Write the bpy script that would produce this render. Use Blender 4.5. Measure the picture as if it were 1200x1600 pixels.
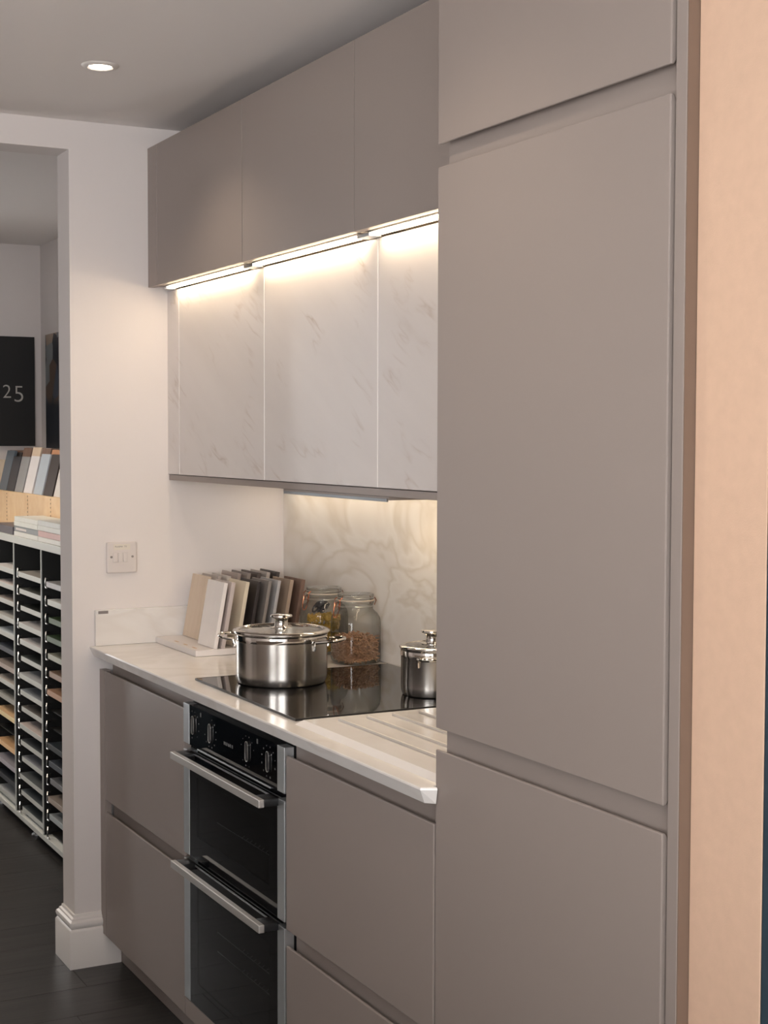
import bpy, bmesh, math, random
from mathutils import Vector, Matrix
random.seed(7)
S = bpy.context.scene
for o in list(bpy.data.objects):
    bpy.data.objects.remove(o, do_unlink=True)
COL = S.collection

# ------------------------------------------------------------------ camera
F_PX = 2333.16
cam_d = bpy.data.cameras.new('camera')
cam_d.sensor_fit = 'VERTICAL'; cam_d.sensor_height = 32.0
cam_d.lens = 32.0 * F_PX / 1600.0
cam_d.clip_start = 0.05; cam_d.clip_end = 60
cam = bpy.data.objects.new('camera', cam_d); COL.objects.link(cam)
ya, pi_, ro = math.radians(27.6481), math.radians(-2.8185), math.radians(0.1317)
dv = Vector((-math.cos(ya)*math.cos(pi_), math.sin(ya)*math.cos(pi_), math.sin(pi_)))
rv = dv.cross(Vector((0, 0, 1))).normalized(); uv = rv.cross(dv)
r2 = rv*math.cos(ro) + uv*math.sin(ro); u2 = -rv*math.sin(ro) + uv*math.cos(ro)
M = Matrix((( r2.x, u2.x, -dv.x), (r2.y, u2.y, -dv.y), (r2.z, u2.z, -dv.z))).to_4x4()
M.translation = Vector((4.0415, -1.7717, 1.4798))
cam.matrix_world = M
S.camera = cam

# ------------------------------------------------------------------ sky, exposure
SKY = 11.4
LED = 25.0
SPOT = 2.6
HOOD = .35
S.view_settings.view_transform = 'Standard'; S.view_settings.look = 'None'
S.view_settings.exposure = 0.15; S.view_settings.gamma = 1.0
S.view_settings.use_curve_mapping = False
W = bpy.data.worlds.new('overcast_sky'); S.world = W; W.use_nodes = True
bg = W.node_tree.nodes['Background']
bg.inputs[0].default_value = (1.0, .955, .955, 1); bg.inputs[1].default_value = SKY

# daylight enters by three shop windows added out of frame; portals only guide the sampling
def portal(name, loc, rot, sx, sy):
    d = bpy.data.lights.new(name, 'AREA'); d.shape = 'RECTANGLE'; d.size = sx; d.size_y = sy
    d.cycles.is_portal = True
    o = bpy.data.objects.new(name, d); COL.objects.link(o); o.location = loc; o.rotation_euler = rot
portal('window_portal', (5.98, -2.55, 1.6), (0, math.radians(90), 0), 1.4, 1.7)
portal('window_portal', (4.85, -4.18, 1.3), (math.radians(90), 0, 0), 1.9, 2.0)
portal('window_portal', (-2.67, -1.40, 1.3), (0, math.radians(-90), 0), 2.0, .45)

# ------------------------------------------------------------------ helpers
def new_obj(name, bm, mats, parent=None, smooth=False):
    me = bpy.data.meshes.new(name); bm.to_mesh(me); bm.free()
    for m in (mats if isinstance(mats, (list, tuple)) else [mats]): me.materials.append(m)
    if smooth:
        for p in me.polygons: p.use_smooth = True
        try: me.set_sharp_from_angle(angle=math.radians(38))
        except Exception: pass
    o = bpy.data.objects.new(name, me); COL.objects.link(o)
    if parent: o.parent = parent
    return o
def tag(o, label=None, cat=None, group=None, kind=None):
    if label: o['label'] = label
    if cat: o['category'] = cat
    if group: o['group'] = group
    if kind: o['kind'] = kind
    return o
def thing(name, label=None, cat=None, loc=(0, 0, 0), group=None, kind=None):
    o = bpy.data.objects.new(name, None); COL.objects.link(o); o.location = loc
    o.empty_display_size = .05
    return tag(o, label, cat, group, kind)
def bbx(bm, x0, x1, y0, y1, z0, z1, bev=0.0, seg=2):
    r = bmesh.ops.create_cube(bm, size=1.0)
    vs = r['verts']
    bmesh.ops.scale(bm, vec=(x1-x0, y1-y0, z1-z0), verts=vs)
    bmesh.ops.translate(bm, vec=((x0+x1)/2, (y0+y1)/2, (z0+z1)/2), verts=vs)
    if bev > 0:
        es = list({e for v in vs for e in v.link_edges})
        bmesh.ops.bevel(bm, geom=es, offset=bev, segments=seg, profile=.5, affect='EDGES')
    return bm
def box(name, dims, mat, parent=None, bev=0.0, org=(0, 0, 0), seg=2):
    bm = bmesh.new(); x0, x1, y0, y1, z0, z1 = dims
    bbx(bm, x0-org[0], x1-org[0], y0-org[1], y1-org[1], z0-org[2], z1-org[2], bev, seg)
    return new_obj(name, bm, mat, parent)
def lathe(bm, prof, seg=48, cx=0, cy=0, close=False):
    rings = []
    for r, z in prof:
        if r < 1e-6: rings.append([bm.verts.new((cx, cy, z))])
        else: rings.append([bm.verts.new((cx+r*math.cos(2*math.pi*i/seg), cy+r*math.sin(2*math.pi*i/seg), z)) for i in range(seg)])
    pairs = list(zip(rings, rings[1:]))
    if close: pairs.append((rings[-1], rings[0]))
    for a, b in pairs:
        for i in range(seg):
            j = (i+1) % seg
            if len(a) == 1 and len(b) == 1: continue
            if len(a) == 1: bm.faces.new((a[0], b[j], b[i]))
            elif len(b) == 1: bm.faces.new((a[i], a[j], b[0]))
            else: bm.faces.new((a[i], a[j], b[j], b[i]))
    bmesh.ops.recalc_face_normals(bm, faces=bm.faces)
    return bm
def tube(bm, pts, rad, seg=8, closed=False):
    pts = [Vector(p) for p in pts]; n = len(pts); rings = []
    up = Vector((0, 0, 1))
    for i, p in enumerate(pts):
        if closed: t = (pts[(i+1) % n]-pts[i-1])
        else: t = pts[min(i+1, n-1)]-pts[max(i-1, 0)]
        t.normalize()
        a = t.cross(up if abs(t.z) < .95 else Vector((1, 0, 0))).normalized(); b = t.cross(a)
        r = rad[i] if isinstance(rad, (list, tuple)) else rad
        rings.append([bm.verts.new(p+a*r*math.cos(2*math.pi*k/seg)+b*r*math.sin(2*math.pi*k/seg)) for k in range(seg)])
    pr = list(zip(rings, rings[1:]))
    if closed: pr.append((rings[-1], rings[0]))
    for A, B in pr:
        for k in range(seg):
            j = (k+1) % seg; bm.faces.new((A[k], A[j], B[j], B[k]))
    if not closed:
        bm.faces.new(rings[0][::-1]); bm.faces.new(rings[-1])
    bmesh.ops.recalc_face_normals(bm, faces=bm.faces)
    return bm
def prism(bm, poly, x0, x1, axis='X'):
    """poly of 2D points extruded along an axis; X: (y,z)  Z: (x,y)"""
    f = (lambda a, b, t: (t, a, b)) if axis == 'X' else ((lambda a, b, t: (a, t, b)) if axis == 'Y' else (lambda a, b, t: (a, b, t)))
    A = [bm.verts.new(f(a, b, x0)) for a, b in poly]; B = [bm.verts.new(f(a, b, x1)) for a, b in poly]
    n = len(poly)
    for i in range(n):
        j = (i+1) % n; bm.faces.new((A[i], A[j], B[j], B[i]))
    bm.faces.new(A[::-1]); bm.faces.new(B)
    bmesh.ops.recalc_face_normals(bm, faces=bm.faces)
    return bm
def sweep_profile(bm, path, prof):
    """path: list of (x,y) wall line, outward on the right of travel; prof: (out,z)"""
    n = len(path); P = [Vector((a, b)) for a, b in path]; rings = []
    for i in range(n):
        d0 = (P[i]-P[i-1]).normalized() if i > 0 else None
        d1 = (P[i+1]-P[i]).normalized() if i < n-1 else None
        n0 = Vector((d0.y, -d0.x)) if d0 else None; n1 = Vector((d1.y, -d1.x)) if d1 else None
        if n0 is None: m = n1
        elif n1 is None: m = n0
        else: m = (n0+n1)/(1+n0.dot(n1))
        rings.append([bm.verts.new((P[i].x+m.x*o, P[i].y+m.y*o, z)) for o, z in prof])
    k = len(prof)
    for A, B in zip(rings, rings[1:]):
        for i in range(k):
            j = (i+1) % k; bm.faces.new((A[i], A[j], B[j], B[i]))
    bm.faces.new(rings[0]); bm.faces.new(rings[-1][::-1])
    bmesh.ops.recalc_face_normals(bm, faces=bm.faces)
    return bm
def text_mesh(name, body, size, mat, parent, mw, depth=.0006, thin=0.0):
    cu = bpy.data.curves.new(name, 'FONT'); cu.body = body; cu.size = size; cu.extrude = depth; cu.offset = thin
    cu.align_x = 'CENTER'; cu.align_y = 'CENTER'
    t = bpy.data.objects.new(name, cu); COL.objects.link(t)
    dg = bpy.context.evaluated_depsgraph_get()
    me = bpy.data.meshes.new_from_object(t.evaluated_get(dg))
    bpy.data.objects.remove(t, do_unlink=True)
    me.transform(mw); me.materials.clear(); me.materials.append(mat)
    o = bpy.data.objects.new(name, me); COL.objects.link(o); o.parent = parent
    return o

# ------------------------------------------------------------------ materials
def srgb(r, g, b):
    f = lambda c: (c/12.92 if c <= .04045 else ((c+.055)/1.055)**2.4)
    return (f(r/255), f(g/255), f(b/255), 1)
def mat(name, col, rough=.5, metal=0.0, spec=.5, noise=0.0, nscale=30, bump=0.0, bscale=200, coat=0.0, aniso=0.0):
    m = bpy.data.materials.new(name); m.use_nodes = True; nt = m.node_tree; N = nt.nodes; L = nt.links
    b = N['Principled BSDF']
    b.inputs['Base Color'].default_value = col; b.inputs['Roughness'].default_value = rough
    b.inputs['Metallic'].default_value = metal; b.inputs['Specular IOR Level'].default_value = spec
    b.inputs['Coat Weight'].default_value = coat; b.inputs['Anisotropic'].default_value = aniso
    tc = N.new('ShaderNodeTexCoord')
    if noise > 0:
        n = N.new('ShaderNodeTexNoise'); n.inputs['Scale'].default_value = nscale; n.inputs['Detail'].default_value = 4
        L.new(tc.outputs['Object'], n.inputs['Vector'])
        mx = N.new('ShaderNodeMix'); mx.data_type = 'RGBA'
        mx.inputs[6].default_value = tuple(c*(1-noise) for c in col[:3])+(1,)
        mx.inputs[7].default_value = tuple(min(1, c*(1+noise)) for c in col[:3])+(1,)
        L.new(n.outputs['Fac'], mx.inputs[0]); L.new(mx.outputs[2], b.inputs['Base Color'])
    if bump > 0:
        n2 = N.new('ShaderNodeTexNoise'); n2.inputs['Scale'].default_value = bscale; n2.inputs['Detail'].default_value = 3
        L.new(tc.outputs['Object'], n2.inputs['Vector'])
        bp = N.new('ShaderNodeBump'); bp.inputs['Strength'].default_value = bump; bp.inputs['Distance'].default_value = .002
        L.new(n2.outputs['Fac'], bp.inputs['Height']); L.new(bp.outputs['Normal'], b.inputs['Normal'])
    return m
def emis(name, col, st):
    m = bpy.data.materials.new(name); m.use_nodes = True; b = m.node_tree.nodes['Principled BSDF']
    b.inputs['Base Color'].default_value = (.8, .8, .8, 1)
    b.inputs['Emission Color'].default_value = col; b.inputs['Emission Strength'].default_value = st
    return m
def ramp(nt, stops):
    r = nt.nodes.new('ShaderNodeValToRGB'); e = r.color_ramp.elements
    while len(e) > 1: e.remove(e[-1])
    e[0].position = stops[0][0]; e[0].color = stops[0][1]
    for p, c in stops[1:]:
        x = e.new(p); x.color = c
    return r
def vein_marble(name, base, vein, cloud, ang=30, rough=.3):
    """white stone laminate with short diagonal veins; coordinates in the X-Z plane"""
    m = bpy.data.materials.new(name); m.use_nodes = True; nt = m.node_tree; N = nt.nodes; L = nt.links
    b = N['Principled BSDF']; b.inputs['Roughness'].default_value = rough
    geo = N.new('ShaderNodeNewGeometry')
    mp = N.new('ShaderNodeMapping'); mp.inputs['Rotation'].default_value = (0, math.radians(-ang), 0)
    L.new(geo.outputs['Position'], mp.inputs['Vector'])
    st = N.new('ShaderNodeMapping'); st.inputs['Scale'].default_value = (1.3, 1, 6.5)
    L.new(mp.outputs[0], st.inputs['Vector'])
    w = N.new('ShaderNodeTexNoise'); w.inputs['Scale'].default_value = 2.3; w.inputs['Detail'].default_value = 3; w.inputs['Roughness'].default_value = .55; w.inputs['Distortion'].default_value = .25
    L.new(st.outputs[0], w.inputs['Vector'])
    rid = N.new('ShaderNodeMath'); rid.operation = 'SUBTRACT'; rid.inputs[1].default_value = .5; L.new(w.outputs['Fac'], rid.inputs[0])
    ab = N.new('ShaderNodeMath'); ab.operation = 'ABSOLUTE'; L.new(rid.outputs[0], ab.inputs[0])
    r1 = ramp(nt, [(0, (.8, .8, .8, 1)), (.010, (.35, .35, .35, 1)), (.045, (0, 0, 0, 1))]); L.new(ab.outputs[0], r1.inputs[0])
    mask = N.new('ShaderNodeTexNoise'); mask.inputs['Scale'].default_value = 6.0; mask.inputs['Detail'].default_value = 2
    L.new(geo.outputs['Position'], mask.inputs['Vector'])
    r2_ = ramp(nt, [(.51, (0, 0, 0, 1)), (.70, (1, 1, 1, 1))]); L.new(mask.outputs['Fac'], r2_.inputs[0])
    mul = N.new('ShaderNodeMath'); mul.operation = 'MULTIPLY'; L.new(r1.outputs[0], mul.inputs[0]); L.new(r2_.outputs[0], mul.inputs[1])
    cl = N.new('ShaderNodeTexNoise'); cl.inputs['Scale'].default_value = 1.4; cl.inputs['Detail'].default_value = 4
    L.new(st.outputs[0], cl.inputs['Vector'])
    r3 = ramp(nt, [(.35, base), (.7, cloud)]); L.new(cl.outputs['Fac'], r3.inputs[0])
    mx = N.new('ShaderNodeMix'); mx.data_type = 'RGBA'; L.new(mul.outputs[0], mx.inputs[0]); L.new(r3.outputs[0], mx.inputs[6]); mx.inputs[7].default_value = vein
    L.new(mx.outputs[2], b.inputs['Base Color'])
    return m
def swirl_stone(name, a, bcol, c, rough=.25, scale=1.0, dist=2.6):
    m = bpy.data.materials.new(name); m.use_nodes = True; nt = m.node_tree; N = nt.nodes; L = nt.links
    b = N['Principled BSDF']; b.inputs['Roughness'].default_value = rough
    geo = N.new('ShaderNodeNewGeometry')
    mp = N.new('ShaderNodeMapping'); mp.inputs['Scale'].default_value = (1.6*scale, 1.6*scale, 3.6*scale); mp.inputs['Rotation'].default_value = (0, math.radians(-18), 0)
    L.new(geo.outputs['Position'], mp.inputs['Vector'])
    n1 = N.new('ShaderNodeTexNoise'); n1.inputs['Scale'].default_value = 1.5; n1.inputs['Detail'].default_value = 2.5; n1.inputs['Roughness'].default_value = .45; n1.inputs['Distortion'].default_value = dist
    L.new(mp.outputs[0], n1.inputs['Vector'])
    r1 = ramp(nt, [(.28, a), (.40, bcol), (.47, c), (.56, a), (.66, bcol), (.74, c), (.84, a)]); L.new(n1.outputs['Fac'], r1.inputs[0])
    L.new(r1.outputs[0], b.inputs['Base Color'])
    return m
def wood(name, c1, c2, scale=(1, 1, 1), rough=.55):
    m = bpy.data.materials.new(name); m.use_nodes = True; nt = m.node_tree; N = nt.nodes; L = nt.links
    b = N['Principled BSDF']; b.inputs['Roughness'].default_value = rough
    tc = N.new('ShaderNodeTexCoord'); info = N.new('ShaderNodeObjectInfo')
    ad = N.new('ShaderNodeVectorMath'); ad.operation = 'ADD'
    cm = N.new('ShaderNodeCombineXYZ'); mu = N.new('ShaderNodeMath'); mu.operation = 'MULTIPLY'; mu.inputs[1].default_value = 37
    L.new(info.outputs['Random'], mu.inputs[0])
    for i in range(3): L.new(mu.outputs[0], cm.inputs[i])
    L.new(tc.outputs['Object'], ad.inputs[0]); L.new(cm.outputs[0], ad.inputs[1])
    mp = N.new('ShaderNodeMapping'); mp.inputs['Scale'].default_value = scale; L.new(ad.outputs[0], mp.inputs['Vector'])
    n = N.new('ShaderNodeTexNoise'); n.inputs['Scale'].default_value = 4; n.inputs['Detail'].default_value = 8; n.inputs['Roughness'].default_value = .65; n.inputs['Distortion'].default_value = .6
    L.new(mp.outputs[0], n.inputs['Vector'])
    r = ramp(nt, [(.3, c1), (.7, c2)]); L.new(n.outputs['Fac'], r.inputs[0]); L.new(r.outputs[0], b.inputs['Base Color'])
    bp = N.new('ShaderNodeBump'); bp.inputs['Strength'].default_value = .12; bp.inputs['Distance'].default_value = .001
    L.new(n.outputs['Fac'], bp.inputs['Height']); L.new(bp.outputs['Normal'], b.inputs['Normal'])
    return m
def thin_glass(name, tint, edge=None, ior=1.5, rough=0.0):
    """thin clear or tinted glass: sees through, mirrors by Fresnel"""
    m = bpy.data.materials.new(name); m.use_nodes = True; nt = m.node_tree; N = nt.nodes; L = nt.links
    N.remove(N['Principled BSDF'])
    t = N.new('ShaderNodeBsdfTransparent'); t.inputs[0].default_value = tint
    g = N.new('ShaderNodeBsdfGlossy'); g.inputs['Roughness'].default_value = rough; g.inputs[0].default_value = (1, 1, 1, 1)
    geo = N.new('ShaderNodeNewGeometry'); dt = N.new('ShaderNodeVectorMath'); dt.operation = 'DOT_PRODUCT'
    L.new(geo.outputs['Incoming'], dt.inputs[0]); L.new(geo.outputs['Normal'], dt.inputs[1])
    def mth(op, a, b=None):
        n = N.new('ShaderNodeMath'); n.operation = op
        if isinstance(a, float): n.inputs[0].default_value = a
        else: L.new(a, n.inputs[0])
        if b is not None: n.inputs[1].default_value = b
        return n
    ab = mth('ABSOLUTE', dt.outputs['Value']); om = mth('SUBTRACT', 1.0); L.new(ab.outputs[0], om.inputs[1])
    pw5 = mth('POWER', om.outputs[0], 5.0); f0 = ((ior-1)/(ior+1))**2
    if edge:
        pw2 = mth('POWER', om.outputs[0], 2.5); cx = N.new('ShaderNodeMix'); cx.data_type = 'RGBA'
        L.new(pw2.outputs[0], cx.inputs[0]); cx.inputs[6].default_value = tint; cx.inputs[7].default_value = edge; L.new(cx.outputs[2], t.inputs[0])
    mm = mth('MULTIPLY', pw5.outputs[0], 1-f0); fr = mth('ADD', mm.outputs[0], f0)
    mx = N.new('ShaderNodeMixShader'); L.new(fr.outputs[0], mx.inputs[0]); L.new(t.outputs[0], mx.inputs[1]); L.new(g.outputs[0], mx.inputs[2])
    L.new(mx.outputs[0], N['Material Output'].inputs[0])
    return m

TAUPE = (.302, .256, .232, 1)
M_taupe = mat('satin_taupe_paint', TAUPE, .42, spec=.4, bump=.03, bscale=350)
M_carc = mat('taupe_carcass', TAUPE, .5, spec=.35)
M_wall = mat('warm_white_wall_paint', (.76, .71, .69, 1), .9, spec=.2, bump=.05, bscale=120)
M_ceil = mat('white_ceiling_paint', (.88, .845, .83, 1), .95, spec=.1, bump=.04, bscale=90)
M_trim = mat('white_gloss_trim', (.78, .74, .71, 1), .35, spec=.4)
M_mdf = mat('raw_mdf', srgb(213, 181, 157), .85, spec=.15, noise=.07, nscale=55, bump=.1, bscale=500)
M_teal = mat('dark_teal_paint', srgb(20, 44, 56), .6)
M_floor = wood('charcoal_plank', (.012, .011, .011, 1), (.045, .042, .041, 1), (14, 1.0, 1), .38)
M_sub = mat('floor_joint', (.008, .008, .008, 1), .8)
M_panel = vein_marble('veined_white_laminate', (.71, .665, .645, 1), (.46, .37, .31, 1), (.665, .62, .60, 1))
M_paneledge = mat('white_panel_edge', (.85, .82, .79, 1), .4)
M_splash = swirl_stone('swirled_stone_splashback', (.80, .765, .72, 1), (.765, .72, .67, 1), (.69, .635, .565, 1), .22, .7, 2.6)
M_quartz = swirl_stone('pale_quartz', (.80, .77, .745, 1), (.775, .74, .71, 1), (.745, .705, .67, 1), .16, 1.4, 1.2)
M_steel = mat('brushed_steel', (.62, .61, .59, 1), .28, 1.0, bump=.02, bscale=600)
M_handle = mat('brushed_handle_steel', (.80, .775, .74, 1), .48, 1.0)
M_rod = mat('satin_rod_steel', (.86, .83, .79, 1), .33, 1.0)
M_satin = mat('satin_aluminium', (.74, .77, .79, 1), .42, 1.0)
M_polish = mat('polished_steel', (.70, .67, .63, 1), .07, 1.0)
M_potside = mat('brushed_pot_steel', (.52, .495, .465, 1), .24, 1.0, aniso=.8)
_tn = M_potside.node_tree.nodes.new('ShaderNodeTangent'); _tn.direction_type = 'RADIAL'; _tn.axis = 'Z'; M_potside.node_tree.nodes['Principled BSDF'].inputs['Anisotropic Rotation'].default_value = .25
M_potside.node_tree.links.new(_tn.outputs[0], M_potside.node_tree.nodes['Principled BSDF'].inputs['Tangent'])
M_blackgl = mat('black_glass', (.004, .004, .005, 1), .03, spec=.5)
M_hob = mat('black_ceramic_hob', (.006, .006, .006, 1), .035, spec=.62)
M_black = mat('black_plastic', (.012, .012, .013, 1), .35)
M_cavity = mat('oven_enamel', (.006, .006, .007, 1), .4)
M_ovenglass = thin_glass('tinted_oven_glass', (.50, .50, .52, 1))
M_glass = thin_glass('clear_jar_glass', (.92, .93, .92, 1), (.25, .27, .26, 1))
M_lidglass = thin_glass('clear_lid_glass', (.86, .86, .83, 1))
M_winglass = thin_glass('window_glass', (.95, .97, .97, 1), ior=1.1)
M_copper = mat('copper_wire', srgb(214, 130, 92), .2, 1.0)
M_white = mat('white_plastic', (.76, .71, .69, 1), .35)
M_switch = mat('switch_plastic', (.69, .632, .605, 1), .35)
M_print = mat('grey_print', (.25, .22, .21, 1), .6)
M_wprint = mat('pale_print', (.12, .12, .12, 1), .5)
M_led = emis('led_diffuser', (1, .78, .52, 1), LED)
M_led2 = emis('led_diffuser_dim', (1, .82, .60, 1), 13.5)
M_lens = emis('downlight_lens', (1, .86, .70, 1), 20)
M_hoodlens = emis('hood_lamp_lens', (1, .80, .55, 1), 6)
M_hoodsteel = mat('hood_metal', (.40, .42, .45, 1), .35, 1.0)
M_rackgrey = mat('pale_grey_rack_edge', srgb(205, 208, 205), .45)
M_rackblack = mat('matt_black_rack', (.008, .008, .008, 1), .6)
M_signblack = mat('black_sign_board', (.006, .006, .0065, 1), .5)
M_signtext = mat('grey_sign_lettering', srgb(190, 186, 180), .6)
M_winframe = mat('white_window_frame', (.8, .8, .8, 1), .4)
M_pasta = mat('wholewheat_pasta', srgb(172, 132, 102), .6, noise=.35, nscale=60)
M_nest = mat('egg_pasta', srgb(188, 152, 66), .55, noise=.2, nscale=50)
M_dark_pasta = mat('dark_pasta', srgb(70, 66, 68), .55, noise=.2, nscale=50)

_cm = {}
def cmat(c, rough=.4, noise=0.06):
    k = (c, rough)
    if k not in _cm: _cm[k] = mat('sample_colour_%02x%02x%02x' % c, srgb(*c), rough, noise=noise, nscale=25)
    return _cm[k]

# ------------------------------------------------------------------ the setting
ZC = 2.344
XN, YF_, XF = 6.0, -4.2, -2.69
YB = 0.022               # plaster behind the splashback
# floor: planks run along Y
fl = thing('floor', kind='structure'); fl['label'] = 'dark charcoal wood plank floor running through both rooms'
box('subfloor', (XF-.1, XN+.1, YF_-.1, YB+.1, -.06, -.006), M_sub, fl)
pw, pl = .19, 1.38
plank_me = None
nx = int((XN-XF)/pw)+1
for i in range(nx):
    off = (i*0.53) % 1.0*pl
    y = YF_-off
    while y < YB:
        a, b_ = max(y, YF_), min(y+pl, YB)
        if b_-a > .03:
            x0 = XF+i*pw
            if plank_me is None:
                bm = bmesh.new(); bbx(bm, -pw/2+.0007, pw/2-.0007, -.5, .5, -.006, 0)
                po = new_obj('plank', bm, M_floor, fl); plank_me = po.data
            else:
                po = bpy.data.objects.new('plank', plank_me); COL.objects.link(po); po.parent = fl
            po.location = (x0+pw/2, (a+b_)/2, 0); po.scale = (1, (b_-a)-.0014, 1)
        y += pl
st = lambda o, l=None: tag(o, l, None, None, 'structure')
st(box('ceiling', (XF-.1, XN+.1, YF_-.1, YB+.1, ZC, ZC+.1), M_ceil), 'plain white ceiling over both rooms')
# end wall with the opening
bm = bmesh.new(); WT = -.115; YJ = -.627; YO = -1.85; ZO = 2.265
bbx(bm, WT, 0, YJ, YB, 0, ZC); bbx(bm, WT, 0, YO, YJ, ZO, ZC); bbx(bm, WT, 0, YF_, YO, 0, ZC)
st(new_obj('wall_end', bm, M_wall), 'white end wall with a wide opening to the next room')
st(box('wall_back', (0, XN, YB, YB+.1, 0, ZC), M_wall), 'white wall behind the kitchen units')
st(box('wall_side', (XF, WT, YB-.022, YB+.1, 0, ZC), M_wall), 'side wall of the next room behind the sample rack')
def wall_with_windows(name, fixed, axis, a0, a1, wins, label, sgn=1, z0=.3):
    bm = bmesh.new(); z1 = 2.3; cur = a0
    def add(p, q, r, s):
        if axis == 'Y': bbx(bm, p, q, fixed-.1, fixed, r, s)
        else: bbx(bm, fixed, fixed+.1*sgn, p, q, r, s) if sgn > 0 else bbx(bm, fixed-.1, fixed, p, q, r, s)
    for w0, w1 in wins:
        add(cur, w0, 0, ZC); add(w0, w1, 0, z0); add(w0, w1, z1, ZC); cur = w1
    add(cur, a1, 0, ZC)
    st(new_obj(name, bm, M_wall), label)
    for w0, w1 in wins:
        n_ = wall_with_windows.n = getattr(wall_with_windows, 'n', 0)+1
        w = thing('window_%d' % n_, kind='structure'); w['label'] = 'large white-framed shop window added out of the picture for daylight'  # added outside the view to let the daylight in
        bm = bmesh.new(); t = .06
        def fr(p, q, r, s):
            if axis == 'Y': bbx(bm, p, q, fixed-.07, fixed-.02, r, s)
            else: bbx(bm, fixed+(.02 if sgn > 0 else -.07), fixed+(.07 if sgn > 0 else -.02), p, q, r, s)
        fr(w0, w1, z0, z0+t); fr(w0, w1, z1-t, z1); fr(w0, w0+t, z0+t, z1-t); fr(w1-t, w1, z0+t, z1-t)
        mid = (w0+w1)/2; fr(mid-t/2, mid+t/2, z0+t, z1-t)
        new_obj('window_frame', bm, M_winframe, w)
        for p, q in ((w0+t, mid-t/2), (mid+t/2, w1-t)):
            if axis == 'Y': box('pane', (p, q, fixed-.05, fixed-.046, z0+t, z1-t), M_winglass, w)
            else: box('pane', (fixed+sgn*.048-.002, fixed+sgn*.048+.002, p, q, z0+t, z1-t), M_winglass, w)
wall_with_windows('wall_front', YF_, 'Y', XF, XN, [(3.9, 5.8)], 'long wall with an added window opposite the kitchen units')
wall_with_windows('wall_near', XN, 'X', YF_, YB, [(-3.4, -1.7)], 'wall with the added shop window behind the camera', 1, .9)
wall_with_windows('wall_far', XF, 'X', YF_, YB+.1, [(-1.62, -1.2)], 'far wall of the next room behind the black sign', -1)
# skirting: square lower board with a moulded top
bm = bmesh.new()
prof = [(0, 0), (.019, 0), (.019, .104), (.016, .109), (.013, .111), (.0165, .116), (.0185, .123), (.0165, .130), (.011, .134), (.010, .139), (.005, .142), (.0035, .149), (0, .150)]
sweep_profile(bm, [(WT, .0), (WT, YJ), (0, YJ), (0, -.499)], prof)
st(new_obj('baseboard_end', bm, M_trim, None, True), 'white moulded skirting wrapping the foot of the wall pier')
# showroom partition at the near end, capped with raw MDF
pt = thing('wall_partition', kind='structure'); pt['label'] = 'showroom partition beside the tall unit, raw MDF edge and teal face'
box('stud_core', (2.5300, 2.660, -.510, YB-.001, 0.001, ZC-.001), M_white, pt)
box('mdf_capping', (2.5290, 2.6635, -.5293, -.511, .001, ZC-.001), M_mdf, pt, .0008)['label'] = 'raw unpainted MDF strip'
box('teal_lining', (2.6605, 2.6655, -.5275, YB-.001, .001, ZC-.001), M_teal, pt)['label'] = 'dark teal painted lining board'

# ------------------------------------------------------------------ downlights
def downlight(x, y, label, k_=1.0, first=[None]):
    if first[0] is None:
        t = thing('ceiling_downlight', label, 'downlight', (x, y, ZC), 'recessed ceiling downlights')
        bm = bmesh.new(); lathe(bm, [(.0265, -.0005), (.0265, -.004), (.030, -.006), (.040, -.0045), (.0435, -.0015), (.0435, -.0005)], 40, close=True)
        new_obj('trim_ring', bm, M_trim, t, True)
        bm = bmesh.new(); lathe(bm, [(0, -.0026), (.0264, -.0026), (.0264, -.0012), (0, -.0012)], 32)
        new_obj('lens', bm, M_lens, t)
        first[0] = t
    else:
        t = first[0].copy(); COL.objects.link(t); t.location = (x, y, ZC); t['label'] = label
        for c in first[0].children:
            d = c.copy(); COL.objects.link(d); d.parent = t
    l = bpy.data.lights.new('downlight_beam', 'SPOT'); l.energy = SPOT*k_*math.pi; l.color = (1, .84, .66)
    l.spot_size = math.radians(125); l.spot_blend = .75; l.shadow_soft_size = .028
    o = bpy.data.objects.new('downlight_beam', l); COL.objects.link(o); o.location = (x, y, ZC-.012)
downlight(.622, -.727, 'lit round white downlight in ceiling near the opening')
for k, (x, y) in enumerate([(2.05, -.95), (3.5, -.95), (.62, -2.3), (2.05, -2.3), (3.5, -2.3), (4.9, -1.6), (-1.35, -1.5), (-2.0, -1.0)]):
    downlight(x, y, ('ceiling downlight in front of the tall unit, out of the picture', 'ceiling downlight above the camera, out of the picture', 'ceiling downlight by the left end of the opening, out of the picture',
        'ceiling downlight over the middle of the kitchen floor, out of the picture', 'ceiling downlight behind and left of the camera', 'ceiling downlight nearest the window behind the camera', 'unseen ceiling downlight added in the next room to brighten the rack', 'unseen ceiling downlight added to brighten the far wall by the black sign')[k], 5.0 if k > 5 else 1.0)  # the two stronger next-room lamps are unseen, added to brighten rack and far wall

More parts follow.
